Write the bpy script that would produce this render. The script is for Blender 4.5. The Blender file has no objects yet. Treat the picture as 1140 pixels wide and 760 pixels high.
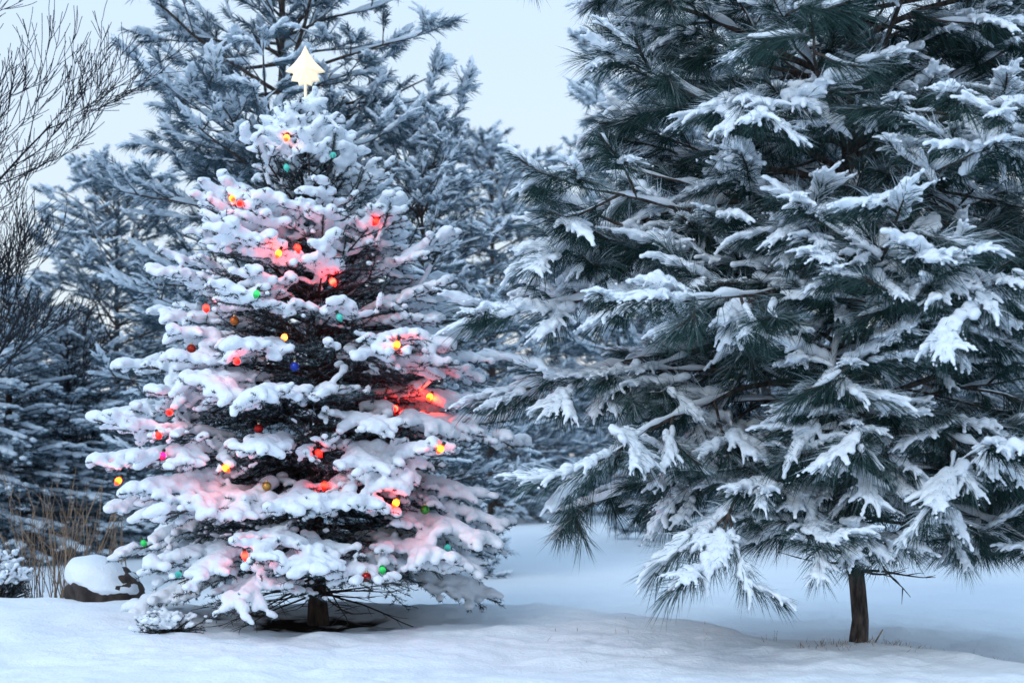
import bpy, bmesh, math, random, time
import numpy as np
from mathutils import Vector, Matrix
PI=math.pi
col=bpy.context.scene.collection
CAMH=1.33; FPX=1583.0; HY=510.0
def at(px,py,D): return np.array([(px-570)/FPX*D, D, CAMH+(HY-py)/FPX*D])

# ------------------------------------------------------------------ helpers
def norm(a): return a/np.maximum(np.linalg.norm(a,axis=-1,keepdims=True),1e-9)
def hsh(ix,iy,iz,s):
    n=(ix*73856093)^(iy*19349663)^(iz*83492791)^(s*40503)
    n=n&0xffffff
    n=(n<<13)^n
    n=(n*((n*n*15731+789221)&0x7fffffff)+1376312589)&0x7fffffff
    return n/float(0x7fffffff)
def vnoise(p,s=0):
    p=np.asarray(p,dtype=np.float64); i=np.floor(p).astype(np.int64); f=p-i; f=f*f*(3-2*f)
    x,y,z=i[...,0],i[...,1],i[...,2]; fx,fy,fz=f[...,0],f[...,1],f[...,2]
    def L(a,b,t): return a+(b-a)*t
    r=[]
    for dz in (0,1):
        a=L(hsh(x,y,z+dz,s),hsh(x+1,y,z+dz,s),fx); b=L(hsh(x,y+1,z+dz,s),hsh(x+1,y+1,z+dz,s),fx)
        r.append(L(a,b,fy))
    return L(r[0],r[1],fz)
def fbm(p,s=0,o=4):
    t=0;a=.5;w=0
    for k in range(o):
        t=t+a*vnoise(np.asarray(p)*2**k,s+k*7); w+=a; a*=.5
    return t/w
def make_mesh(name,V,faces,mat,attrs=None,smooth=True):
    me=bpy.data.meshes.new(name); V=np.asarray(V,dtype=np.float32)
    faces=[np.asarray(f,dtype=np.int32) for f in faces if len(f)]
    me.vertices.add(len(V)); me.vertices.foreach_set('co',V.ravel())
    loops=np.concatenate([f.ravel() for f in faces]); tot=np.concatenate([np.full(len(f),f.shape[1],np.int32) for f in faces])
    st=np.concatenate([[0],np.cumsum(tot)[:-1]]).astype(np.int32)
    me.loops.add(len(loops)); me.loops.foreach_set('vertex_index',loops)
    me.polygons.add(len(tot)); me.polygons.foreach_set('loop_start',st)
    try: me.polygons.foreach_set('loop_total',tot)
    except Exception: pass
    if attrs:
        for k,v in attrs.items():
            a=me.attributes.new(k,'FLOAT','POINT'); a.data.foreach_set('value',np.asarray(v,dtype=np.float32))
    me.update(calc_edges=True)
    me.polygons.foreach_set('use_smooth',np.full(len(tot),smooth,dtype=bool))
    if mat: me.materials.append(mat)
    return me
def obj(name,me,parent=None,loc=None):
    o=bpy.data.objects.new(name,me); col.objects.link(o)
    if parent: o.parent=parent
    if loc is not None: o.location=loc
    return o
def tag(o,label=None,cat=None,group=None,kind=None):
    for k,v in (('label',label),('category',cat),('group',group),('kind',kind)):
        if v: o[k]=v
    return o
def thing(name,loc,label,cat,group=None,rz=0,sc=1):
    o=bpy.data.objects.new(name,None); col.objects.link(o); o.location=loc; o.rotation_euler=(0,0,rz); o.scale=(sc,sc,sc) if not isinstance(sc,tuple) else sc
    o.empty_display_size=.2
    return tag(o,label,cat,group)
def copy_tree(src,loc,rz,sc,label,group=None):
    r=src.copy(); col.objects.link(r); r.location=loc; r.rotation_euler=(0,0,rz); r.scale=(sc,sc,sc) if not isinstance(sc,tuple) else sc
    r['label']=label
    if group: r['group']=group
    elif 'group' in r: del r['group']
    for ch in list(src.children):
        c=ch.copy(); col.objects.link(c); c.parent=r
    return r
def tubes(paths,radii,sides=6):
    paths=np.asarray(paths,float); M,K,_=paths.shape
    radii=np.broadcast_to(radii,(M,K))
    T=norm(np.gradient(paths,axis=1))
    mean=norm(paths[:,-1]-paths[:,0]); ref=np.where(np.abs(mean[:,2:3])>.8,np.array([[1.,0,0]]),np.array([[0,0,1.]]))[:,None,:]
    n1=norm(np.cross(T,ref)); n2=np.cross(T,n1)
    a=np.arange(sides)/sides*2*PI
    V=paths[:,:,None,:]+radii[:,:,None,None]*(np.cos(a)[None,None,:,None]*n1[:,:,None,:]+np.sin(a)[None,None,:,None]*n2[:,:,None,:])
    idx=np.arange(M*K*sides).reshape(M,K,sides); nx=np.roll(idx,-1,axis=2)
    F=np.stack([idx[:,:-1],nx[:,:-1],nx[:,1:],idx[:,1:]],-1).reshape(-1,4)
    return V.reshape(-1,3),F
class Bag:
    def __init__(s): s.V=[];s.F=[];s.n=0;s.A={}
    def add(s,V,F,attrs=None):
        fs=F if isinstance(F,list) else [F]
        for f in fs: s.F.append(np.asarray(f)+s.n)
        s.V.append(V); s.n+=len(V)
        if attrs:
            for k,v in attrs.items(): s.A.setdefault(k,[]).append(v)
    def mesh(s,name,mat,smooth=True):
        return make_mesh(name,np.concatenate(s.V),s.F,mat,{k:np.concatenate(v) for k,v in s.A.items()},smooth)
def grow(P0,D0,L,K,curv,jit,rng):
    M=len(P0); p=P0.copy(); d=norm(D0); pts=[p]; st=(L/(K-1))[:,None]; up=np.array([0,0,1.])
    for k in range(K-1):
        c=curv[k] if np.ndim(curv)==1 else curv[:,k:k+1]
        d=norm(d+up*c+rng.normal(0,jit,(M,3))); p=p+d*st; pts.append(p)
    return np.stack(pts,1)
def psample(paths,i,t):
    K=paths.shape[1]; f=np.clip(t,0,.9999)*(K-1); k=f.astype(int); fr=(f-k)[:,None]
    a=paths[i,k]; b=paths[i,k+1]
    return a+(b-a)*fr, norm(b-a)
def kids(paths,L,sp,t0,t1,rng,minl=0):
    n=np.maximum((L*(t1-t0)/sp),0).astype(int); n=np.where(L>minl,np.maximum(n,1),0)
    idx=np.repeat(np.arange(len(L)),n); st=np.repeat(np.cumsum(n)-n,n); j=np.arange(len(idx))-st
    t=t0+(j+rng.random(len(idx)))/n[idx]*(t1-t0)
    side=np.where((j+idx)%2==0,1.,-1.)
    P,T=psample(paths,idx,t)
    return P,T,idx,t,side
def sided(T,side,a,vz):
    S=norm(np.cross(T,np.array([0,0,1.])))*side[:,None]
    D=T*np.cos(a)[:,None]+S*np.sin(a)[:,None]; D[:,2]+=vz
    return norm(D)
def blades(P,D,L,W,droop,rng,segs=2):
    N=len(P); wv=norm(np.cross(D,rng.normal(size=(N,3))))*W[:,None]*.5
    if segs==1:
        V=np.stack([P-wv,P+wv,P+D*L[:,None]],1).reshape(-1,3)
        return V,[np.arange(N*3).reshape(N,3)],3
    mid=P+D*(L*.55)[:,None]; mid[:,2]-=droop*.3; tip=P+D*L[:,None]; tip[:,2]-=droop
    V=np.stack([P-wv*.7,P+wv*.7,mid+wv,mid-wv,tip],1).reshape(-1,3)
    b=(np.arange(N)*5)[:,None]
    return V,[b+np.array([[0,1,2,3]]),b+np.array([[3,2,4]])],5
def ico(sub):
    bm=bmesh.new(); bmesh.ops.create_icosphere(bm,subdivisions=sub,radius=1); 
    V=np.array([v.co[:] for v in bm.verts]); F=np.array([[v.index for v in f.verts] for f in bm.faces]); bm.free(); return V,F
ICO1=ico(1); ICO2=ico(2); ICO5=ico(5)
def blobs(C,R,rng,tmpl=ICO1):
    V0,F0=tmpl; N=len(C); a=rng.random(N)*2*PI; c,s=np.cos(a),np.sin(a)
    X=V0[None,:,0]*c[:,None]-V0[None,:,1]*s[:,None]; Y=V0[None,:,0]*s[:,None]+V0[None,:,1]*c[:,None]; Z=np.broadcast_to(V0[None,:,2],X.shape)
    V=C[:,None,:]+np.stack([X,Y,Z],-1)*R[:,None,:]
    F=F0[None]+(np.arange(N)*len(V0))[:,None,None]
    return V.reshape(-1,3),F.reshape(-1,3)
def remesh(name,V,F,vox,mat,it=3,dec=None,fac=.5):
    me=make_mesh(name,V,F if isinstance(F,list) else [F],None); o=bpy.data.objects.new('tmp',me); col.objects.link(o)
    m=o.modifiers.new('r','REMESH'); m.mode='VOXEL'; m.voxel_size=vox; m.use_smooth_shade=True
    if it: m=o.modifiers.new('s','SMOOTH'); m.factor=fac; m.iterations=it
    if dec: m=o.modifiers.new('d','DECIMATE'); m.ratio=dec
    dg=bpy.context.evaluated_depsgraph_get(); out=bpy.data.meshes.new_from_object(o.evaluated_get(dg))
    bpy.data.objects.remove(o); bpy.data.meshes.remove(me); out.name=name
    out.materials.clear(); 
    if mat: out.materials.append(mat)
    out.polygons.foreach_set('use_smooth',np.ones(len(out.polygons),dtype=bool))
    return out
def to_np(me):
    me.calc_loop_triangles(); V=np.zeros(len(me.vertices)*3,np.float32); me.vertices.foreach_get('co',V)
    F=np.zeros(len(me.loop_triangles)*3,np.int32); me.loop_triangles.foreach_get('vertices',F)
    return V.reshape(-1,3).astype(float),F.reshape(-1,3)

# ------------------------------------------------------------------ materials
def newmat(name,diffuse=False):
    m=bpy.data.materials.new(name); m.use_nodes=True; nt=m.node_tree; b=nt.nodes['Principled BSDF']
    if diffuse:
        out=nt.nodes['Material Output']; nt.nodes.remove(b); b=nt.nodes.new('ShaderNodeBsdfDiffuse'); nt.links.new(b.outputs[0],out.inputs['Surface'])
    return m,nt,b
def N(nt,t,**k):
    n=nt.nodes.new(t)
    for a,v in k.items(): setattr(n,a,v)
    return n
def snow_mat(name,c=(.84,.90,.96),s=45,d=.012,earth=False):
    m,nt,b=newmat(name,True)
    tc=N(nt,'ShaderNodeTexCoord'); n=N(nt,'ShaderNodeTexNoise'); n.inputs['Scale'].default_value=s; n.inputs['Detail'].default_value=3; n.inputs['Roughness'].default_value=.65
    nt.links.new(tc.outputs['Object'],n.inputs['Vector'])
    bp=N(nt,'ShaderNodeBump'); bp.inputs['Distance'].default_value=d; bp.inputs['Strength'].default_value=.8
    nt.links.new(n.outputs['Fac'],bp.inputs['Height']); nt.links.new(bp.outputs['Normal'],b.inputs['Normal'])
    b.inputs['Color'].default_value=(*c,1)
    if earth:
        at_=N(nt,'ShaderNodeAttribute',attribute_name='earth'); mx=N(nt,'ShaderNodeMix',data_type='RGBA')
        nt.links.new(at_.outputs['Fac'],mx.inputs[0]); mx.inputs[6].default_value=(*c,1); mx.inputs[7].default_value=(.03,.025,.022,1)
        nt.links.new(mx.outputs[2],b.inputs['Color'])
    return m
def needle_mat(name,dark,light,frost):
    m,nt,b=newmat(name,True)
    v=N(nt,'ShaderNodeAttribute',attribute_name='var'); f=N(nt,'ShaderNodeAttribute',attribute_name='frost')
    m1=N(nt,'ShaderNodeMix',data_type='RGBA'); m2=N(nt,'ShaderNodeMix',data_type='RGBA')
    m1.inputs[6].default_value=(*dark,1); m1.inputs[7].default_value=(*light,1); nt.links.new(v.outputs['Fac'],m1.inputs[0])
    nt.links.new(f.outputs['Fac'],m2.inputs[0]); nt.links.new(m1.outputs[2],m2.inputs[6]); m2.inputs[7].default_value=(*frost,1)
    nt.links.new(m2.outputs[2],b.inputs['Color']); return m
def bark_mat(name,a,c,s=30):
    m,nt,b=newmat(name); b.inputs['Roughness'].default_value=.9
    tc=N(nt,'ShaderNodeTexCoord'); mp=N(nt,'ShaderNodeMapping'); mp.inputs['Scale'].default_value=(1,1,.3)
    n=N(nt,'ShaderNodeTexNoise'); n.inputs['Scale'].default_value=s; n.inputs['Detail'].default_value=5
    nt.links.new(tc.outputs['Object'],mp.inputs['Vector']); nt.links.new(mp.outputs[0],n.inputs['Vector'])
    r=N(nt,'ShaderNodeValToRGB'); r.color_ramp.elements[0].position=.38; r.color_ramp.elements[1].position=.65
    r.color_ramp.elements[0].color=(*a,1); r.color_ramp.elements[1].color=(*c,1); nt.links.new(n.outputs['Fac'],r.inputs['Fac']); nt.links.new(r.outputs['Color'],b.inputs['Base Color'])
    bp=N(nt,'ShaderNodeBump'); bp.inputs['Distance'].default_value=.02; nt.links.new(n.outputs['Fac'],bp.inputs['Height']); nt.links.new(bp.outputs['Normal'],b.inputs['Normal'])
    return m
def plain(name,c,rough=.5,metal=0,em=None,es=0):
    m,nt,b=newmat(name); b.inputs['Base Color'].default_value=(*c,1); b.inputs['Roughness'].default_value=rough; b.inputs['Metallic'].default_value=metal
    if em: b.inputs['Emission Color'].default_value=(*em,1); b.inputs['Emission Strength'].default_value=es
    return m
def bulb_mat(name,c,es):
    m=plain(name,tuple(min(1,x*.8) for x in c),.25,0,c,es); nt=m.node_tree; b=nt.nodes['Principled BSDF']
    tc=N(nt,'ShaderNodeTexCoord'); sp=N(nt,'ShaderNodeSeparateXYZ'); ad=N(nt,'ShaderNodeMath',operation='ADD'); ad.inputs[1].default_value=.028; ab=N(nt,'ShaderNodeMath',operation='ABSOLUTE')
    mr=N(nt,'ShaderNodeMapRange',interpolation_type='SMOOTHSTEP'); mr.inputs[1].default_value=.001; mr.inputs[2].default_value=.032; mr.inputs[3].default_value=1.3*es; mr.inputs[4].default_value=es*.10
    nt.links.new(tc.outputs['Object'],sp.inputs[0]); nt.links.new(sp.outputs['Z'],ad.inputs[0]); nt.links.new(ad.outputs[0],ab.inputs[0]); nt.links.new(ab.outputs[0],mr.inputs[0]); nt.links.new(mr.outputs[0],b.inputs['Emission Strength']); return m
SNOW=snow_mat('snow_on_branches'); SNOWBG=snow_mat('snow_far_hazed',(.74,.83,.91),20,.02); GSNOW=snow_mat('ground_snow',(.88,.93,.98),28,.015,True)  # SNOWBG: duller, bluer snow with distance haze mixed into its colour
N_SPR=needle_mat('spruce_needles',(.016,.030,.036),(.055,.088,.10),(.45,.56,.63))
N_PINE=needle_mat('pine_needles',(.009,.028,.027),(.048,.092,.083),(.62,.72,.80))
N_BG=needle_mat('far_needles_hazed',(.05,.095,.125),(.11,.175,.215),(.58,.70,.82))  # paler, bluer needles: distance haze painted into the colour, besides frost
BARK=bark_mat('bark_dark',(.016,.010,.008),(.075,.046,.036)); BARKP=bark_mat('bark_pine',(.022,.017,.015),(.12,.09,.075)); BARKB=bark_mat('bark_bare',(.008,.009,.013),(.022,.023,.03))
DRY=bark_mat('dry_stems',(.18,.12,.08),(.40,.28,.19),12); ROCK=bark_mat('boulder_stone',(.022,.017,.016),(.075,.058,.05),9)

# ------------------------------------------------------------------ ground
def gh(x,y):
    x=np.asarray(x,float); y=np.asarray(y,float); z0=np.zeros_like(x)
    p=np.stack([x,y,z0],-1)
    h=.16*(fbm(p*.35,3,3)-.5)+.08*(fbm(p*1.1,5,3)-.5)
    near=np.exp(-((x/9)**2+((y-9)/5)**2))
    h=h+.095*(fbm(p*np.array([2.6,3.4,1]),9,3)-.5)*near
    h=h+.040*(fbm(p*np.array([8,10,1]),19,3)-.5)*near*np.clip(fbm(p*.9,44,2)*3-1,0,1)
    ye=11.75-np.maximum(x-.4,-.5)*.9+.9*(fbm(p*.8,21,2)-.5)
    s=np.clip((y-ye+.3)/.5,0,1); s=s*s*(3-2*s)
    h=h+.12*(1-s)
    h=h+.16*np.exp(-((x+5)**2/3+(y-12.3)**2/2))
    h=h-.07*np.exp(-((x+1.5)**2/.7+(y-11.0)**2/.5))
    return h-.06
def build_ground():
    nu,nv=620,520
    u=np.linspace(-1,1,nu); v=np.linspace(-1,1,nv)
    X,Y=np.meshgrid(8.5*u+320*u**5*np.abs(u)**2,10.5+8*v+340*v**5*np.abs(v)**2); Z=gh(X,Y)
    V=np.stack([X,Y,Z],-1).reshape(-1,3); i=np.arange(nu*nv).reshape(nv,nu)
    F=np.stack([i[:-1,:-1],i[:-1,1:],i[1:,1:],i[1:,:-1]],-1).reshape(-1,4)
    P=V*np.array([1,1,0]); n=fbm(P*6,31,4)
    d=np.sqrt(((V[:,0]+1.70)/.85)**2+((V[:,1]-11.02)/.42)**2)
    e=np.clip((.95-d+(n-.5)*2.0)*2.2,0,1)
    o=obj('snow_ground',make_mesh('snow_ground',V,[F],GSNOW,{'earth':e})); tag(o,kind='structure',label='snow covered ground with a dark thawed patch under the lit spruce',cat='ground'); return o
build_ground()
def gz(x,y): return float(gh(np.array([x]),np.array([y]))[0])

# ------------------------------------------------------------------ conifers
def spruce_geo(rng,H,Rf,z0,dz,per,sp2,sp3,bias=0,vz=-.12):
    zs=[];az=[]
    z=z0
    while z<H-.12:
        n=int(round(np.interp(z/H,[0,.6,1],[per,per-1,max(per-3,4)]))); a0=rng.random()*2*PI
        for k in range(n): zs.append(z+rng.normal(0,.045)*H/4.4); az.append(a0+2*PI*k/n+rng.normal(0,.18))
        z+=dz*np.interp(z/H,[0,1],[1.05,.75])
    zs=np.clip(np.array(zs),z0-.05,H-.1); az=np.array(az); M=len(zs); q=zs/H
    el=np.radians(np.interp(q,[0,.12,.25,.5,.75,.9,1],[3,5,8,16,32,55,66])+rng.normal(0,6,M))
    R=Rf(zs)*(1+bias*np.cos(az-PI))*rng.uniform(.82,1.03,M)
    L=R/np.cos(el*.75)
    D=np.stack([np.cos(az)*np.cos(el),np.sin(az)*np.cos(el),np.sin(el)],-1)
    P0=np.stack([zs*0,zs*0,zs],-1)
    c=np.array([-.03,-.06,-.08,-.08,-.05,.0,.06])[None]*np.interp(q,[.5,.9],[1,0])[:,None]+np.array([0,0,.02,.03,.04,.05,.05])[None]*np.interp(q,[.5,.9],[0,1])[:,None]
    p1=grow(P0,D,L,8,c,.03,rng)
    P,T,i,t,s=kids(p1,L,sp2,.12,.98,rng)
    l2=(.46*(1-t)*L[i]+.12)*rng.uniform(.7,1.15,len(t))
    up_=np.interp(q[i],[.5,.85],[0,.22])
    p2=grow(P,sided(T,s,np.radians(rng.uniform(38,62,len(t))),rng.normal(vz,.18,len(t))+up_),l2,5,np.array([-.05,-.02,.05,.10]),.05,rng)
    P,T,i3,t3,s=kids(p2,l2,sp3,.12,.95,rng,minl=.1)
    l3=(.38*(1-t3)*l2[i3]+.06)*rng.uniform(.7,1.2,len(t3))
    p3=grow(P,sided(T,s,np.radians(rng.uniform(35,60,len(t3))),rng.normal(vz*.7,.28,len(t3))+up_[i3]),l3,4,np.array([-.02,.02,.05]),.05,rng)
    return dict(p1=p1,L1=L,p2=p2,L2=l2,par2=i,t2=t,p3=p3,L3=l3,par3=i3,zs=zs,az=az)
def spruce_needles(g,rng,dens,nl,nw,segs,lead=None,fro=0.12):
    bag=Bag()
    sets=[(g['p1'],g['L1'],.2),(g['p2'],g['L2'],0),(g['p3'],g['L3'],0)]
    if lead is not None: sets.append((lead[0],lead[1],0))
    for q,(paths,L,tmin) in enumerate(sets):
        n=np.maximum((L*dens*(2.6 if q==3 else 1)*(1-tmin)).astype(int),3); i=np.repeat(np.arange(len(L)),n); t=tmin+(1-tmin)*rng.random(len(i))
        P,T=psample(paths,i,t); rv=norm(np.cross(T,rng.normal(size=T.shape))); a=np.radians(rng.uniform(35,65,len(i)))[:,None]
        D=norm(T*np.cos(a)+rv*np.sin(a)+np.array([0,0,.12])); ln=nl*rng.uniform(.7,1.15,len(i))*(1.25 if q==3 else 1)
        V,F,k=blades(P,D,ln,np.full(len(i),nw),0,rng,segs)
        fr=np.clip(fro+.5*rv[:,2]+rng.normal(0,.22,len(i)),0,1)**1.5*.8
        bag.add(V,F,{'frost':np.repeat(fr,k),'var':np.repeat(rng.random(len(i)),k)})
    return bag
def trunk_tube(H,r0,rng,lean=(0,0),K=14,sides=12,r1=.006,crook=.006):
    z=np.linspace(0,1,K)**1.15; P=np.stack([lean[0]*z+rng.normal(0,crook,K)*(z>0),lean[1]*z+rng.normal(0,crook,K)*(z>0),z*H-.0],-1); P[0,2]=-.08
    r=r0*(1-z)**.85+r1; r[0]*=1.25
    return tubes(P[None],r[None],sides)

rng=np.random.default_rng(7)
SX,SY=-1.51,11.1; SZ=gz(SX,SY)
SH=4.0
def Rsp(z): return np.interp(z,[.2,.5,.8,1.5,2.1,2.7,3.1,3.4,3.7,4.0],[1.3,1.62,1.76,1.65,1.38,1.02,.74,.50,.26,.06])
xmas=thing('spruce_tree',(SX,SY,SZ),'snow-laden spruce decorated with glowing coloured lights and a star on top','tree')
g=spruce_geo(rng,SH,Rsp,.53,.175,11,.085,.075,bias=.02)
lean=np.array([-.10,0])
for k in ('p1','p2','p3'):
    z=g[k][...,2:3]; g[k][...,0:1]+=lean[0]*z/4.4
nl=44; a=rng.random(nl)*2*PI; zz=rng.uniform(2.3,3.72,nl); ro=Rsp(zz)*rng.uniform(.1,.85,nl)
lp=np.concatenate([[[lean[0]*.93,0,3.66]],np.stack([lean[0]*.85+ro*np.cos(a),ro*np.sin(a),zz],-1)])
ld=np.concatenate([[[0,0,1]],np.stack([np.cos(a)*.5,np.sin(a)*.5,np.full(nl,.95)],-1)])
ll=np.concatenate([[.52],rng.uniform(.28,.46,nl)])
lead=(grow(lp,ld,ll,5,np.array([0,.03,.06,.08]),.02,rng),ll)
tv,tf=trunk_tube(3.9,.070,rng,lean); obj('trunk',make_mesh('spruce_trunk',tv,[tf],BARK),xmas)
b=Bag()
K=8; b.add(*tubes(g['p1'],np.linspace(1,.18,K)[None]*(.006+.009*g['L1'][:,None]),6)); b.add(*tubes(g['p2'],np.linspace(.005,.0018,5)[None],4)); b.add(*tubes(g['p3'],np.linspace(.003,.0012,4)[None],3))
b.add(*tubes(lead[0],np.linspace(.008,.003,5)[None],5))
nd=34; a=rng.random(nd)*2*PI; dp=np.stack([np.zeros(nd),np.zeros(nd),rng.uniform(.22,.55,nd)],-1); dl=rng.uniform(.4,1.25,nd)
dd=grow(dp,np.stack([np.cos(a),np.sin(a),rng.uniform(-.2,.05,nd)],-1),dl,7,np.array([0,-.02,-.02,0,.03,.05]),.06,rng)
b.add(*tubes(dd,np.linspace(.010,.002,7)[None],5))
P,Tt,i,t,s=kids(dd,dl,.07,.25,.98,rng); dl2=rng.uniform(.08,.3,len(t)); d2=grow(P,sided(Tt,s,np.radians(rng.uniform(35,60,len(t))),rng.normal(0,.1,len(t))),dl2,4,np.array([0,0,.03]),.08,rng)
b.add(*tubes(d2,np.linspace(.004,.001,4)[None],3))
obj('branches',b.mesh('spruce_branches',BARK),xmas)
nb=spruce_needles(g,rng,290,.031,.0052,1,lead,fro=.16)
obj('needles',nb.mesh('spruce_needles',N_SPR,False),xmas)

# ---- where the decorations hang: a point on a front twig near each place
ORG=np.array([SX,SY,SZ])
cand=np.concatenate([g['p2'][:,2:].reshape(-1,3),g['p3'][:,1:].reshape(-1,3),g['p1'][:,4:].reshape(-1,3),lead[0].reshape(-1,3)])+ORG
cpx=570+cand[:,0]/cand[:,1]*FPX; cpy=HY-(cand[:,2]-CAMH)/cand[:,1]*FPX
RED=(1,.006,.003); ORA=(1,.030,.0015); YEL=(1,.17,.025); GRN=(.02,.5,.10); TEA=(.05,.42,.36); MAG=(1,.006,.12)
LIGHTS=[(257,224,ORA,60,'orange','near the top left edge of the tree'),(269,231,RED,22,'red','just right of the top left orange bulb'),
(320,155,YEL,7,'pale yellow','highest on the tree below the star'),(318,187,TEA,.6,'faint teal','below the highest yellow bulb'),
(371,175,TEA,.6,'faint teal','right of the trunk line under the star'),(312,283,ORA,60,'orange','in the dark gap of the upper middle'),
(330,276,RED,26,'red','beside the upper middle orange bulb'),(421,248,RED,18,'red','buried in snow at the upper right edge'),
(287,328,GRN,1.3,'green','left of centre in the upper half'),(368,314,RED,80,'bright red','right of centre in the upper half'),
(229,344,RED,28,'red','on the left edge at mid height'),(318,376,YEL,12,'bright yellow','in the centre of the tree on a snow pad'),
(376,354,TEA,.6,'faint teal','right of centre above the middle'),(443,384,ORA,65,'orange-red','on the right side at mid height'),
(480,443,ORA,95,'bright orange-red','on the right edge below mid height'),(441,457,RED,90,'red','left of the right edge orange-red bulb'),
(493,500,ORA,60,'amber orange','on the right edge lower half'),(248,522,ORA,55,'amber orange','left of centre in the lower half'),
(182,508,MAG,4,'magenta','on the left side in the lower half'),(175,486,RED,14,'red','above the magenta bulb on the left'),
(134,536,ORA,50,'orange-red','on the far left tip'),(190,462,RED,20,'red','under snow on the left side'),
(443,560,ORA,65,'orange-red','on the lower right side'),(362,540,RED,26,'red','deep in the lower middle'),
(272,618,RED,40,'red','on the lower left above the bare ground'),(425,635,GRN,.9,'green','at the bottom right near a red bauble'),
(498,610,TEA,.6,'teal','at the lower right edge'),(158,605,GRN,.7,'green','at the lower left edge'),(200,642,TEA,.6,'faint teal','at the bottom left near the small shrub'),
(262,405,RED,16,'red','inside the left half at mid height'),(352,505,RED,12,'red','low in the middle between snow pads')]
BALLS=[(328,408,(.02,.05,.35),'blue','at the centre of the tree'),(288,477,(.4,.01,.01),'red','left of centre below mid height'),(297,541,(.55,.33,.08),'gold','in the lower middle'),
(408,642,(.4,.012,.012),'red','at the bottom right of the tree'),(473,567,(.05,.28,.04),'green','at the lower right beside an orange-red bulb'),(261,357,(.4,.12,.02),'copper','left of centre in the upper half'),
(213,388,(.45,.03,.015),'orange-red','on the left edge at mid height')]
def hang(px,py,fwd):
    d=np.hypot(cpx-px,cpy-py+6); ok=np.where(d<9)[0]
    if len(ok)==0:
        j=np.argmin(d); q=cand[j]; return q-np.array([0,fwd,.03]),q
    j=ok[np.argmin(cand[ok,1]+d[ok]*.012)]
    q=cand[j]; D=q[1]-fwd
    return at(px,py,D),q
spots=[]
for L_ in LIGHTS: spots.append(hang(L_[0],L_[1],-.02)[0])
for L_ in BALLS: spots.append(hang(L_[0],L_[1],.03)[0])
spots=np.array(spots)
def near_spots(C,R):   # drops snow on the line from each decoration to the camera
    keep=np.ones(len(C),bool)
    for q in spots:
        d=norm(np.array([[0,0,CAMH]])-q)[0]; w=C-q; t=np.clip(w@d,-.01,.5); dist=np.linalg.norm(w-t[:,None]*d,axis=1)
        keep&=dist>.022+R*.80
    return keep
# ---- snow on the spruce
def spruce_snow(g,rng,scale,org,open_view,cov=.36,lead=None,n3=2,n2=5,H=4):
    C=[];R=[]
    M=len(g['L1'])
    amt=rng.uniform(.85,1.15,M)
    n=np.maximum((g['L1']*.75/(.045*scale)).astype(int),2); i=np.repeat(np.arange(M),n); t=.36+.60*rng.random(len(i)); P,_=psample(g['p1'],i,t)
    C.append(P); R.append(.058*scale*np.interp(t,[.3,.55,.85,1],[.5,1.1,1.05,.65])*amt[i])
    n=np.full(len(g['L2']),n2); i=np.repeat(np.arange(len(n)),n); t=rng.random(len(i))*.88; P,_=psample(g['p2'],i,t)
    C.append(P); R.append(.052*scale*np.interp(t,[0,.5,.86],[1.05,1.05,.6])*amt[g['par2'][i]]*np.interp(g['t2'][i],[.3,.55,1],[.0,1,1]))
    n=np.full(len(g['L3']),n3); i=np.repeat(np.arange(len(n)),n); t=rng.random(len(i))*.86; P,_=psample(g['p3'],i,t); pr=g['par3'][i]
    C.append(P); R.append(.039*scale*np.interp(t,[0,.5,.85],[1.05,1,.65])*amt[g['par2'][pr]]*np.interp(g['t2'][pr],[.3,.55,1],[.0,1,1]))
    if lead is not None:
        n=np.full(len(lead[1]),10); i=np.repeat(np.arange(len(n)),n); t=rng.random(len(i))*np.where(i==0,.95,.45); P,_=psample(lead[0],i,t); C.append(P); R.append(np.full(len(P),.027*scale))
    C=np.concatenate(C); R=np.concatenate(R)
    W=C+org
    nz=fbm(W*2.6/scale,41,2); n2_=vnoise(W*7/scale,77)
    R=R*(.76+.24*n2_+.34*nz)*np.interp(C[:,2]/H,[.5,.8,1],[1,.85,.66])
    keep=(nz>cov)&(R>.014*scale)&(C[:,2]<H+.12)
    C=C[keep];R=R[keep]
    C=C+np.stack([C[:,0]*0,C[:,0]*0,R*.55+.006],-1)
    if open_view:
        k=near_spots(C+org,R); C=C[k];R=R[k]
    return C,np.stack([R*1.08,R*1.08,R*.88],-1)
C,R=spruce_snow(g,rng,1.0,ORG,True,cov=.29,lead=lead,n3=3,n2=6)
V,F=blobs(C,R,rng)
me=remesh('spruce_snow',V,F,.013,SNOW,3)
obj('snow',me,xmas)

# ------------------------------------------------------------------ decorations
def lathe(prof,n=14):
    prof=np.array(prof); a=np.arange(n)/n*2*PI; V=np.stack([prof[:,0:1]*np.cos(a),prof[:,0:1]*np.sin(a),np.repeat(prof[:,1:2],n,1)],-1).reshape(-1,3)
    i=np.arange(len(prof)*n).reshape(-1,n); nx=np.roll(i,-1,1); F=np.stack([i[:-1],nx[:-1],nx[1:],i[1:]],-1).reshape(-1,4); return V,F
bulbV,bulbF=lathe([(.0105,0),(.013,-.006),(.020,-.016),(.0240,-.028),(.0220,-.042),(.0145,-.056),(.006,-.067),(.0005,-.073)],12)
sockV,sockF=lathe([(.0005,.026),(.010,.026),(.012,.022),(.012,-.003),(.0115,-.004)],10)
SOCK=plain('socket_plastic',(.012,.03,.016),.5); CAPM=plain('bauble_cap_metal',(.6,.52,.35),.3,1)
sock_me=make_mesh('socket',sockV,[sockF],SOCK); bmes={}
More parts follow.
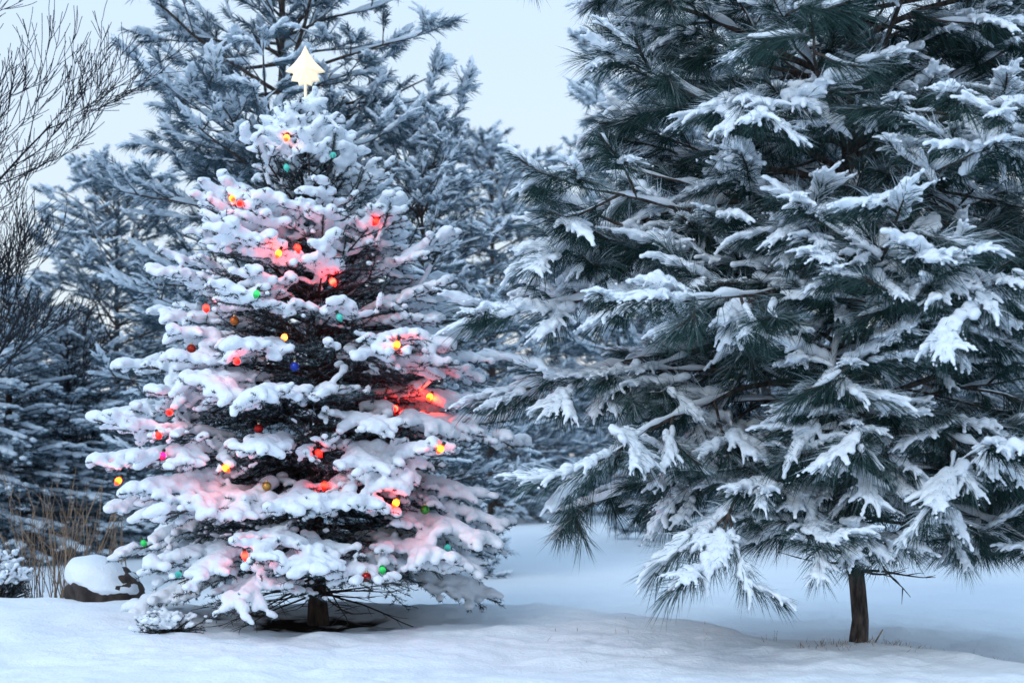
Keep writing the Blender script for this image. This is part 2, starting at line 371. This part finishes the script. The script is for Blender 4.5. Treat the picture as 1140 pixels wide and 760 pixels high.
for L_,q in zip(LIGHTS,spots):
    key=(L_[2],L_[3])
    if key not in bmes: bmes[key]=make_mesh('bulb',bulbV,[bulbF],bulb_mat('glowing_glass_'+L_[4].replace(' ','_').replace('-','_'),L_[2],L_[3]))
    t=thing('christmas_light',q+np.array([0,0,.03]),f'{L_[4]} glowing bulb {L_[5]}','light bulb','coloured light bulbs on the spruce')
    t.rotation_euler=(random.Random(L_[0]).uniform(-1.3,.2),random.Random(L_[1]).uniform(-.9,.9),0)
    obj('socket',sock_me,t); obj('bulb',bmes[key],t)
ballV,ballF=lathe([(max(.0004,.034*math.sin(x)),.034*math.cos(x)) for x in np.linspace(0,PI,13)],20)
capV,capF=lathe([(.0005,.044),(.009,.044),(.010,.042),(.010,.031)],12); cap_me=make_mesh('cap',capV,[capF],CAPM)
ha=np.linspace(-.5*PI,1.2*PI,9); hookV,hookF=tubes(np.stack([.010*np.cos(ha),ha*0,.054+.010*np.sin(ha)],-1)[None],np.full((1,9),.0012),5); hook_me=make_mesh('hook',hookV,[hookF],CAPM)
for L_,q in zip(BALLS,spots[len(LIGHTS):]):
    t=thing('bauble',q,f'shiny {L_[3]} ball ornament {L_[4]}','ornament','ball ornaments on the spruce')
    obj('ball',make_mesh('ball',ballV,[ballF],plain('bauble_'+L_[3].replace('-','_'),L_[2],.18,.6)),t); obj('cap',cap_me,t); obj('hook',hook_me,t)
STAR=plain('lit_star',(.80,.72,.55),.5,0,(1,.74,.42),.48)
star=thing('star_topper',(SX+lean[0]*.98,SY-.03,4.345),'glowing cream pointed topper on the tip of the spruce','star')
half=[(.0,.195),(.034,.125),(.078,.065),(.155,-.010),(.090,-.022),(.112,-.080),(.056,-.086),(.050,-.120),(.013,-.105)]
pts=[(x,0,z) for x,z in half]+[(-x,0,z) for x,z in half[:0:-1]]; n_=len(pts)
V=[(0,-.060,.01),(0,.060,.01)]+[(x,-.016,z) for x,y,z in pts]+[(x,.016,z) for x,y,z in pts]
F3=[];F4=[]
for k in range(n_):
    n=(k+1)%n_; F3.append((0,2+k,2+n)); F3.append((1,2+n_+n,2+n_+k)); F4.append((2+k,2+n_+k,2+n_+n,2+n))
obj('star',remesh('star',V,[np.array(F3),np.array(F4)],.0045,STAR,3),star)
cv,cf=lathe([(.012,-.24),(.012,-.2),(.012,-.09),(.009,-.03)],12); obj('stem',make_mesh('stem',cv,[cf],STAR),star)

# ------------------------------------------------------------------ pines
def tuft_templates(seed,n,vox,dec,fat=1.0):
    out=[]
    r=np.random.default_rng(seed)
    for k in range(n):
        C=[];R=[]
        for x in np.linspace(-.19,.02,10): C.append((x,r.normal(0,.014),.016+r.normal(0,.006))); rr=r.uniform(.013,.028)*fat; R.append((rr*1.3,rr*1.05,rr*.8))
        nf=r.integers(14,20)
        for j in range(nf):
            az=r.normal(0,.58); el=r.uniform(-.1,.55); ln=r.uniform(.05,.14); bx=r.uniform(-.17,.03); rad=r.uniform(.007,.0155)*fat; y0=r.normal(0,.015)
            for s in np.linspace(0,1,8):
                C.append((bx+ln*s*math.cos(az),y0+ln*s*math.sin(az),.014+ln*s*math.sin(el)*.6-.03*s*s)); q=rad*(1-.42*s)*r.uniform(.7,1.3); R.append((q*1.2,q*1.1,q*.9))
        V,F=blobs(np.array(C),np.array(R),r); me=remesh('t',V,F,vox,None,1,dec,fac=.45); out.append(to_np(me)); bpy.data.meshes.remove(me)
    return out
TN=tuft_templates(3,12,.0062,.28,1.14); TM=tuft_templates(5,6,.012,.25,1.5)
def inst(tmpl,P,D,S,rng):
    bag=Bag(); which=rng.integers(0,len(tmpl),len(P)); up=np.array([0,0,1.])
    f=norm(D); l=norm(np.cross(up,f)); l=np.where(rng.random((len(P),1))<.5,l,-l); u=np.cross(l,f); u=np.where(u[:,2:3]<0,-u,u)
    for k,(V0,F0) in enumerate(tmpl):
        i=np.where(which==k)[0]
        if len(i)==0: continue
        s=S[i][:,None]*np.stack([rng.uniform(.85,1.2,len(i)),rng.uniform(.8,1.3,len(i)),rng.uniform(.85,1.4,len(i))],-1)
        W=P[i][:,None]+V0[None,:,0:1]*(f[i]*s[:,0:1])[:,None]+V0[None,:,1:2]*(l[i]*s[:,1:2])[:,None]+V0[None,:,2:3]*(u[i]*s[:,2:3])[:,None]
        bag.add(W.reshape(-1,3),(F0[None]+(np.arange(len(i))*len(V0))[:,None,None]).reshape(-1,3))
    return bag
def pine(root,rng,H,Rf,z0,dz,per,sp2,sp3,npt,nlen,nwid,tmpl,mats,rtrunk,snowp,lean=(0,0),extra=None,scale=1.0,fro=0,ss=1.0,fluffy=0,clear=None,pcut=.34,crook=.006):
    zs=[];az=[];z=z0
    while z<H-.25:
        a0=rng.random()*2*PI
        for k in range(per): zs.append(z+rng.normal(0,.09)); az.append(a0+2*PI*k/per+rng.normal(0,.35))
        z+=dz
    zs=np.array(zs);az=np.array(az)
    el=np.radians(np.interp(zs/H,[0,.15,.45,.75,1],[-8,6,18,32,60])+rng.normal(0,10,len(zs))); R=Rf(zs)*rng.uniform(.62,1.12,len(zs)); 
    if extra:
        for (z_,a_,e_,r_) in extra: zs=np.append(zs,z_);az=np.append(az,math.radians(a_));el=np.append(el,math.radians(e_));R=np.append(R,r_)
    D=np.stack([np.cos(az)*np.cos(el),np.sin(az)*np.cos(el),np.sin(el)],-1); P0=np.stack([lean[0]*zs/H,lean[1]*zs/H,zs],-1)
    L=R/np.cos(el*.7)
    p1=grow(P0,D,L,9,np.array([0,-.03,-.06,-.07,-.06,-.03,.0,.04])+fluffy*np.array([0,0,.02,.03,.06,.08,.09,.10]),.08,rng)
    def ok(p):
        if clear is None: return np.ones(len(p),bool)
        t=p[:,-1]; return t[:,2]>clear(np.hypot(t[:,0],t[:,1]))
    m=ok(p1); p1=p1[m]; L=L[m]
    P,T,i2,t2,s=kids(p1,L,sp2,.12,.98,rng); l2=(.36*(1-t2)*L[i2]+.22*scale)*rng.uniform(.6,1.3,len(t2))
    p2=grow(P,sided(T,s,np.radians(rng.uniform(28,65,len(t2))),rng.normal(-.03+.2*fluffy,.34,len(t2))),l2,6,np.array([-.05,-.04,-.01,.03,.06])+.06*fluffy,.10,rng)
    m=ok(p2); p2=p2[m]; l2=l2[m]
    P,T,i3,t3,s=kids(p2,l2,sp3,.2,.95,rng,minl=.2*scale); l3=(rng.uniform(.09,.26,len(t3))*scale)
    p3=grow(P,sided(T,s,np.radians(rng.uniform(28,65,len(t3))),rng.normal(.2*fluffy,.42,len(t3))),l3,4,np.array([-.02,0,.03])+.06*fluffy,.09,rng)
    m=ok(p3); p3=p3[m]
    tip=np.concatenate([p1[:,-1],p2[:,-1],p3[:,-1]]); d=norm(np.concatenate([p1[:,-1]-p1[:,-2],p2[:,-1]-p2[:,-3],p3[:,-1]-p3[:,-3]]))
    rad=np.hypot(tip[:,0]-lean[0]*tip[:,2]/H,tip[:,1])/np.maximum(Rf(tip[:,2]),.1)
    keep=(rad>.45)|(rng.random(len(tip))<np.clip(rad*1.3,0.35,1)); tip=tip[keep];d=d[keep];rad=rad[keep]
    M=len(tip); ts=rng.uniform(.72,1.28,M)
    i=np.repeat(np.arange(M),npt); back=rng.random(len(i))**.8*.22*scale*ts[i]; P=tip[i]-d[i]*back[:,None]
    rv=norm(np.cross(d[i],rng.normal(size=(len(i),3)))); a=np.radians(rng.uniform(14,66,len(i))*(.6+.4*back/(.22*scale*ts[i])))[:,None]
    Dn=norm(d[i]*np.cos(a)+rv*np.sin(a)); ln=nlen*rng.uniform(.75,1.12,len(i))*ts[i]; V,F,k=blades(P,Dn,ln,np.full(len(i),nwid),.034*scale,rng,2)
    sn=rng.random(M)<np.clip(snowp*np.interp(rad,[.3,.7,1],[.25,.9,1.1]),0,1)
    W=np.asarray(tip)+np.array(root.location)
    pn=fbm(W*1.1,61,2); sn&=(pn>pcut)
    fr=np.clip(.0+fro+.38*rv[:,2]+sn[i]*(.24+.30*rv[:,2])+rng.normal(0,.2,len(i)),0,1)**1.5
    nb=Bag(); nb.add(V,F,{'frost':np.repeat(fr,k),'var':np.repeat(np.clip(rng.normal(.5,.25,len(i))+rng.normal(0,.2,M)[i],0,1),k)})
    tv,tf=trunk_tube(H,rtrunk,rng,lean,K=26,sides=14,crook=crook); obj('trunk',make_mesh('trunk',tv,[tf],mats[0]),root)
    b=Bag(); b.add(*tubes(p1,np.linspace(1,.2,9)[None]*(.006+.0085*L[:,None]),7)); b.add(*tubes(p2,np.linspace(.008,.0045,6)[None]*scale,5)); b.add(*tubes(p3,np.linspace(.005,.004,4)[None]*scale,4))
    nd=14; a=rng.random(nd)*2*PI; dp=np.stack([np.zeros(nd),np.zeros(nd),rng.uniform(z0*.55,z0+.1,nd)],-1); dl=rng.uniform(.3,1.0,nd)
    dd=grow(dp,np.stack([np.cos(a),np.sin(a),rng.uniform(-.2,.25,nd)],-1),dl,7,np.array([0,-.02,-.02,0,.03,.05]),.12,rng); b.add(*tubes(dd,np.linspace(.012,.002,7)[None],5))
    P_,T_,i_,t_,s_=kids(dd,dl,.12,.3,.98,rng); d2=grow(P_,sided(T_,s_,np.radians(rng.uniform(35,65,len(t_))),rng.normal(0,.2,len(t_))),rng.uniform(.08,.35,len(t_)),4,np.array([0,0,.03]),.12,rng); b.add(*tubes(d2,np.linspace(.005,.0012,4)[None],4))
    obj('branches',b.mesh('branches',mats[0]),root)
    obj('needles',nb.mesh('needles',mats[1],False),root)
    sb=inst(tmpl,tip[sn],d[sn],rng.uniform(.75,1.25,sn.sum())*scale*ts[sn]*ss,rng)
    for pp,rr in ((p1[:,3:],.028*scale),(p2[:,1:],.018*scale)):
        m=rng.random(len(pp))<.85; q=pp[m].copy(); kk=q.shape[1]
        fine=np.stack([psample(q,np.arange(len(q)),np.full(len(q),u))[0] for u in np.linspace(0,1,kk*3)],1)
        nz=vnoise(fine*7+3,5); ra=rr*np.clip((nz-.22)*1.9,.02,1.3); ra[:,0]=.001; ra[:,-1]=.001; fine[...,2]+=ra*.6+.006
        v,f=tubes(fine,ra,6); sb.add(v,f)
    obj('snow',sb.mesh('snow',mats[2]),root)
    return root

PX,PY=2.38,9.8
near=thing('pine_tree',(PX,PY,gz(PX,PY)),'large long-needled pine at right with snow on its tufts and a short bare trunk','tree')
def Rn(z): return np.interp(z,[.5,.8,1.2,2,3,4,5,6,6.9],[1.0,1.35,1.8,2.2,2.25,2.0,1.6,1.05,.2])
extra=[(1.75,200,8,2.45),(2.0,175,10,2.65),(2.5,185,10,2.6),(1.6,230,6,2.2),(2.3,215,12,2.5),(1.5,300,6,1.7),(1.2,330,3,1.7),(1.35,160,0,2.2),(1.35,262,10,1.3),(1.45,285,10,1.4),(1.2,235,4,1.3),(1.15,300,2,1.3),(1.1,320,-2,1.4),(1.1,350,-8,1.6),(.95,10,-8,1.4),(1.0,335,-6,1.5),(1.05,30,-6,1.6),(1.1,345,-4,1.8),
 (2.1,265,10,2.3),(2.9,276,12,2.3),(2.5,254,10,2.1),(3.5,268,15,2.1),(1.75,272,10,1.9),(1.9,282,8,2.2),(4.1,262,18,1.9),(3.2,247,12,2.2),(1.6,256,8,1.7),(2.7,205,14,2.4),(3.0,190,14,2.3)]
def clear(r): return np.interp(r,[0,.6,1.1,1.5,3],[.72,.70,.60,.42,.38])
pine(near,np.random.default_rng(11),6.9,Rn,.90,.33,6,.20,.165,150,.20,.0037,TN,(BARKP,N_PINE,SNOW),.052,.86,lean=(-.1,0),extra=extra,scale=1.3,ss=.93,clear=clear,pcut=.38,crook=.014)

BX,BY=-2.75,17.0
bgp=thing('pine_tree',(BX,BY,gz(BX,BY)),'tall frosted pine rising behind the decorated spruce','tree','snowy pines standing behind the front trees')
def Rb(z): return np.interp(z,[.3,1,2,4,5.5,7,8.5,9.6],[1.6,2.1,2.3,2.4,2.3,1.95,1.3,.2])
pine(bgp,np.random.default_rng(23),9.6,Rb,.40,.38,6,.22,.17,56,.15,.0085,TM,(BARKP,N_BG,SNOWBG),.085,.80,scale=1.10,fro=.17,ss=.85,fluffy=1.0)  # raised fro whitens these needles for haze as well as frost
def put(src,px,D,rz,sc,label,group=None,dzz=0):
    X=(px-570)/FPX*D; return copy_tree(src,(X,D,gz(X,D)+dzz),rz,sc,label,group)
G='snowy pines standing behind the front trees'
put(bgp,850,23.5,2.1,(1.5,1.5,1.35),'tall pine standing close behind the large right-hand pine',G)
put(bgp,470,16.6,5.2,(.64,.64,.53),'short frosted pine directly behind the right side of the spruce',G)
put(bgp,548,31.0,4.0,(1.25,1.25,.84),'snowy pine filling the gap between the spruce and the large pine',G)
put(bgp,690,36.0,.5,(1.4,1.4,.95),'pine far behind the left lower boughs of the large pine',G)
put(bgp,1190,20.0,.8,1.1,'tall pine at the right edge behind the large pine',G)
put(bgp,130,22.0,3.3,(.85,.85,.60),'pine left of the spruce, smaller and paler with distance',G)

rs=np.random.default_rng(31)
def Rf(z): return np.interp(z,[.1,.6,2,3.5,4.6],[1.3,1.45,1.05,.5,.1])
sp=thing('spruce_tree',(-6.9,19.5,0),'dusky blue frosted spruce at the left edge, nearest of the background spruces','tree','frosted spruces in the background')
gg=spruce_geo(rs,4.6,Rf,.25,.23,10,.13,.12)
tv,tf=trunk_tube(4.6,.06,rs); obj('trunk',make_mesh('trunk',tv,[tf],BARK),sp)
b=Bag(); b.add(*tubes(gg['p1'],np.linspace(.012,.004,8)[None],4)); obj('branches',b.mesh('branches',BARK),sp)
nbm=spruce_needles(gg,rs,95,.055,.011,1,fro=.3).mesh('needles',N_BG,False); obj('needles',nbm,sp)  # higher frost share also stands in for haze on far spruces
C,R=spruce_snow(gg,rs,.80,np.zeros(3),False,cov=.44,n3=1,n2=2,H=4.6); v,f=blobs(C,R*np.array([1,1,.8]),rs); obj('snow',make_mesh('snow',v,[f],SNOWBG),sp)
G2='frosted spruces in the background'
sp.location=((10-570)/FPX*19.5,19.5,gz(-6.9,19.5)); sp.scale=(1.25,1.25,.85)
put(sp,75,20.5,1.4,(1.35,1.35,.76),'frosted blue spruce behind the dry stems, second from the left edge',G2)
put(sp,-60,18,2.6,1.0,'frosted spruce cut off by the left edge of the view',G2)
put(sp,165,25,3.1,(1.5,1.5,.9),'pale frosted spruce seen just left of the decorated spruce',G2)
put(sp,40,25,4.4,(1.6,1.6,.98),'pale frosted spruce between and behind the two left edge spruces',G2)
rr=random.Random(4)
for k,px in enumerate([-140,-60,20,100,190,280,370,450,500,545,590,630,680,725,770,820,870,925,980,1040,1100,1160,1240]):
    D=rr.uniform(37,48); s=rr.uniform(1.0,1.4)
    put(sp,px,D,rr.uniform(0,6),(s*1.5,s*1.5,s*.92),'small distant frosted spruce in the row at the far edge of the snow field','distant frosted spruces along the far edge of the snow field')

def bare_tree(root,seed,H,r0,depth,mat,rmin=.0035,lean=(0,0),n0=13):
    r=random.Random(seed); paths={}
    def rec(p,d,L,rad,dep):
        K=7; q=[p]; dd=d
        for k in range(K-1):
            dd=dd+np.array([r.gauss(0,.06),r.gauss(0,.06),r.gauss(.055,.04)]); dd=dd/np.linalg.norm(dd); p=p+dd*L/(K-1); q.append(p)
        q=np.array(q); paths.setdefault(dep,[]).append((q,rad))
        if dep>=depth: return
        n=n0 if dep==0 else r.randint(6,9)
        for c in range(n):
            t=r.uniform(.22,1) if dep else r.uniform(.15,.98); f=t*(K-1)*.999; k=int(f); bp=q[k]+(q[k+1]-q[k])*(f-k); tg=q[k+1]-q[k]; tg/=np.linalg.norm(tg)
            rv=np.cross(tg,np.array([r.gauss(0,1),r.gauss(0,1),r.gauss(0,1)])); rv/=np.linalg.norm(rv); a=math.radians(r.uniform(22,45) if dep else r.uniform(30,52))
            nd=tg*math.cos(a)+rv*math.sin(a)+np.array([0,0,.18]); nd/=np.linalg.norm(nd)
            rec(bp,nd,L*(r.uniform(.24,.34) if dep==0 else r.uniform(.38,.58)),rad*(1-.6*t)*r.uniform(.42,.6),dep+1)
    rec(np.array([0,0,-.05]),norm(np.array([lean[0],lean[1],1.])),H,r0,0)
    for dep in sorted(paths):
        P=np.array([a for a,b in paths[dep]]); Rr=np.maximum(np.array([b for a,b in paths[dep]])[:,None]*np.linspace(1,.35,7)[None],rmin)
        paths[dep]=(P,Rr)
    v,f=tubes(*paths[0],10); obj('trunk',make_mesh('trunk',v,[f],mat),root)
    b=Bag()
    for dep in sorted(paths):
        if dep: b.add(*tubes(*paths[dep],5 if dep<3 else 3))
    obj('branches',b.mesh('branches',mat),root)
    s=Bag()
    P,Rr=paths[1]; P=P.copy(); P[...,2]+=Rr*.7; nz=vnoise(P*6,3); s.add(*tubes(P,Rr*np.clip(nz*1.2-.5,.05,.5),5))
    obj('snow',s.mesh('snow',SNOW),root)
X,D=(-72-570)/FPX*13.0,13.0
bt=thing('bare_tree',(X,D,gz(X,D)),'leafless tree with fine dark branches against the sky at upper left','tree')
bare_tree(bt,5,7.0,.06,4,BARKB,.0034,n0=34)
X,D=(60-570)/FPX*20,20
bt2=thing('bare_tree',(X,D,gz(X,D)),'smaller leafless tree behind the frosted bushes at left','tree')
bare_tree(bt2,9,3.2,.03,3,BARKB,.004)

# ------------------------------------------------------------------ boulder, shrubs, stems
def boulder():
    D=11.9; X=(116-570)/FPX*D; z=gz(X,D)
    t=thing('boulder',(X,D,z),'rounded brown boulder under a thick cap of snow left of the spruce','boulder')
    V,F=ICO5; V=V.copy(); n=fbm(V*1.8+5,8,4); V=V*(.62+.76*n)[:,None]; V=V*np.array([.30,.26,.23]); V[:,2]+=.06
    obj('stone',make_mesh('stone',V,[F],ROCK),t)
    S,F=ICO5; S=S.copy(); n=fbm(S*1.2+5,8,2); S=S*(.84+.32*n)[:,None]; S=S*np.array([.315,.29,.20]); ed=.35+.3*vnoise(np.stack([S[:,0]*5,S[:,1]*5,S[:,0]*0],-1),4); S[:,2]=np.where(S[:,2]<0,S[:,2]*ed,S[:,2]); S[:,0]-=.028; S[:,2]+=.158-.22*S[:,0]
    obj('snow_cap',make_mesh('snow_cap',S,[F],SNOW),t)
boulder()
def shrub(px,D,rx,h,seed,label,n=70,cov=.9,big=1):
    r=np.random.default_rng(seed); X=(px-570)/FPX*D; z=gz(X,D)
    t=thing('juniper_shrub',(X,D,z-.02),label,'shrub')
    a=r.random(n)*2*PI; el=r.uniform(.1,1.3,n); L=1/np.sqrt((np.cos(el)/rx)**2+(np.sin(el)/h)**2)*r.uniform(.75,1.1,n)
    D0=np.stack([np.cos(a)*np.cos(el),np.sin(a)*np.cos(el),np.sin(el)],-1)
    p1=grow(np.zeros((n,3))+r.normal(0,.03,(n,3))*np.array([1,1,0]),D0,L,6,np.array([-.02,-.03,-.04,-.03,.0]),.08,r)
    P,T,i,tt,s=kids(p1,L,.045,.2,.98,r); l2=(.3*(1-tt)*L[i]+.06); p2=grow(P,sided(T,s,np.radians(r.uniform(25,60,len(tt))),r.normal(0,.3,len(tt))),l2,4,np.array([0,.0,.03]),.10,r)
    b=Bag(); b.add(*tubes(p1,np.linspace(.008,.002,6)[None],4)); b.add(*tubes(p2,np.linspace(.003,.001,4)[None],3)); obj('branches',b.mesh('branches',BARK),t)
    g_=dict(p1=p1,L1=L,p2=p2,L2=l2,p3=p2[:1],L3=l2[:1]); obj('needles',spruce_needles(g_,r,300,.022,.0038,1).mesh('needles',N_SPR,False),t)
    q=p2[:,1:].reshape(-1,3); q=q[(r.random(len(q))<cov)&(q[:,2]>.35*h)]; R=r.uniform(.014,.030,len(q))*big; C=q+np.stack([R*0,R*0,R*.6],-1)
    v,f=blobs(C,np.stack([R*1.1,R*1.1,R*.8],-1),r); obj('snow',remesh('snow',v,f,.009,SNOW,2),t)
shrub(186,10.15,.36,.14,2,'low spreading shrub dusted with snow between the boulder and the spruce',90,.5,.95)
shrub(-2,12.0,.26,.55,3,'upright snow-dusted shrub cut by the left edge of the view',100)
def stems(name,px,D,n,h,seed,label,cat,mat,sp=.35,rad=.003):
    r=np.random.default_rng(seed); X=(px-570)/FPX*D; z=gz(X,D)
    P=np.stack([r.normal(0,sp*.5,n),r.normal(0,sp*.4,n),np.full(n,-.05)],-1)
    D0=np.stack([r.normal(0,.12,n)+P[:,0]*.4,r.normal(0,.12,n),np.ones(n)],-1); L=h*r.uniform(.5,1.1,n)
    p=grow(P,D0,L,7,np.array([0,0,-.01,-.02,-.04,-.05]),.05,r); b=Bag(); b.add(*tubes(p,np.linspace(rad,rad*.35,7)[None],4))
    Pk,T,i,tt,s=kids(p,L,h*.16,.35,.98,r); p2=grow(Pk,sided(T,s,np.radians(r.uniform(20,45,len(tt))),r.normal(.1,.1,len(tt))),L[i]*r.uniform(.1,.3,len(tt)),4,np.array([0,0,-.03]),.08,r); b.add(*tubes(p2,np.linspace(rad*.55,rad*.3,4)[None],3))
    o=obj(name,b.mesh(name,mat)); o.location=(X,D,z); tag(o,label,cat); return o
stems('dry_grass',78,12.4,64,1.1,5,'tall tan dry stems standing in snow behind the boulder','plant',DRY,.42,.0048)
stems('dry_grass',122,12.9,10,.9,6,'sparser dry stems close to the left lower branches of the spruce','plant',DRY,.18,.004)
stems('bramble',35,14.0,16,1.1,8,'dark leafless twiggy bush behind the left edge shrub','shrub',BARKB,.6,.004)
stems('sapling',860,9.75,4,.13,9,'tiny dry sprig poking through snow left of the pine trunk','plant',DRY,.06,.0016)
s0=at(970,732,9.6); s1=at(983,700,9.62); s0[2]=gz(s0[0],s0[1])-.03
k=np.linspace(0,1,5)[:,None]; v,f=tubes((s0+(s1-s0)*k)[None],np.array([[.006,.006,.0055,.005,.004]]),7)
tag(obj('thin_stake',make_mesh('thin_stake',v,[f],DRY)),'thin tan stick leaning beside the pine trunk','stick')
r=np.random.default_rng(12); n=440; m_=40; x=np.concatenate([r.uniform(1.9,4.2,n-m_),r.uniform(.2,2.2,m_)]); y=np.concatenate([9.35+r.normal(0,.13,n-m_)-(x[:n-m_]-2.8)*.12,10.0+r.normal(0,.5,m_)])
P=np.stack([x,y,gh(x,y)-.02],-1); D0=norm(np.stack([r.normal(0,.45,n),r.normal(0,.4,n),np.ones(n)],-1)); V,F,k=blades(P,D0,r.uniform(.035,.10,n),np.full(n,.004),.01,r,2)
tag(obj('grass',make_mesh('grass',V,F,DRY,smooth=False)),'short dry grass blades poking through snow at lower right','grass',kind='stuff')

# ------------------------------------------------------------------ world, sun, camera
sc=bpy.context.scene; w=bpy.data.worlds.new('World'); sc.world=w; w.use_nodes=True; nt=w.node_tree; nt.nodes.clear()
out=N(nt,'ShaderNodeOutputWorld'); add=N(nt,'ShaderNodeAddShader'); b1=N(nt,'ShaderNodeBackground'); b2=N(nt,'ShaderNodeBackground')
sky=N(nt,'ShaderNodeTexSky'); sky.sky_type='NISHITA'; sky.sun_disc=False; sky.sun_elevation=math.radians(14); sky.sun_rotation=math.radians(200); sky.air_density=1.2; sky.ozone_density=2.5
b1.inputs['Strength'].default_value=.02; nt.links.new(sky.outputs[0],b1.inputs['Color'])
tc=N(nt,'ShaderNodeTexCoord'); sx=N(nt,'ShaderNodeSeparateXYZ'); rp=N(nt,'ShaderNodeValToRGB'); e=rp.color_ramp.elements
e[0].position=0; e[0].color=(.80,.78,.82,1); e[1].position=1; e[1].color=(.46,.70,1.0,1); q=e.new(.12); q.color=(.60,.68,.77,1); q=e.new(.4); q.color=(.52,.68,.88,1)
nt.links.new(tc.outputs['Generated'],sx.inputs[0]); nt.links.new(sx.outputs['Z'],rp.inputs['Fac']); nt.links.new(rp.outputs['Color'],b2.inputs['Color']); b2.inputs['Strength'].default_value=1.22
nt.links.new(b1.outputs[0],add.inputs[0]); nt.links.new(b2.outputs[0],add.inputs[1]); nt.links.new(add.outputs[0],out.inputs['Surface'])
sl=bpy.data.lights.new('sun','SUN'); sl.energy=1.05; sl.angle=math.radians(30); sl.color=(.94,.97,1); so=bpy.data.objects.new('sun',sl); col.objects.link(so)
so.rotation_euler=Vector((-.45,-.8,.75)).to_track_quat('Z','Y').to_euler()
cd=bpy.data.cameras.new('camera'); cam=bpy.data.objects.new('camera',cd); col.objects.link(cam); cam.location=(0,0,CAMH); cam.rotation_euler=(PI/2,0,0)
cd.sensor_fit='HORIZONTAL'; cd.sensor_width=36; cd.lens=FPX/1140*36; cd.shift_y=(HY-380)/1140; cd.clip_end=2000; cd.clip_start=.05
cd.dof.use_dof=True; cd.dof.focus_distance=10.0; cd.dof.aperture_fstop=2.0
sc.camera=cam
sc.view_settings.view_transform='Standard'; sc.view_settings.look='None'; sc.view_settings.exposure=0
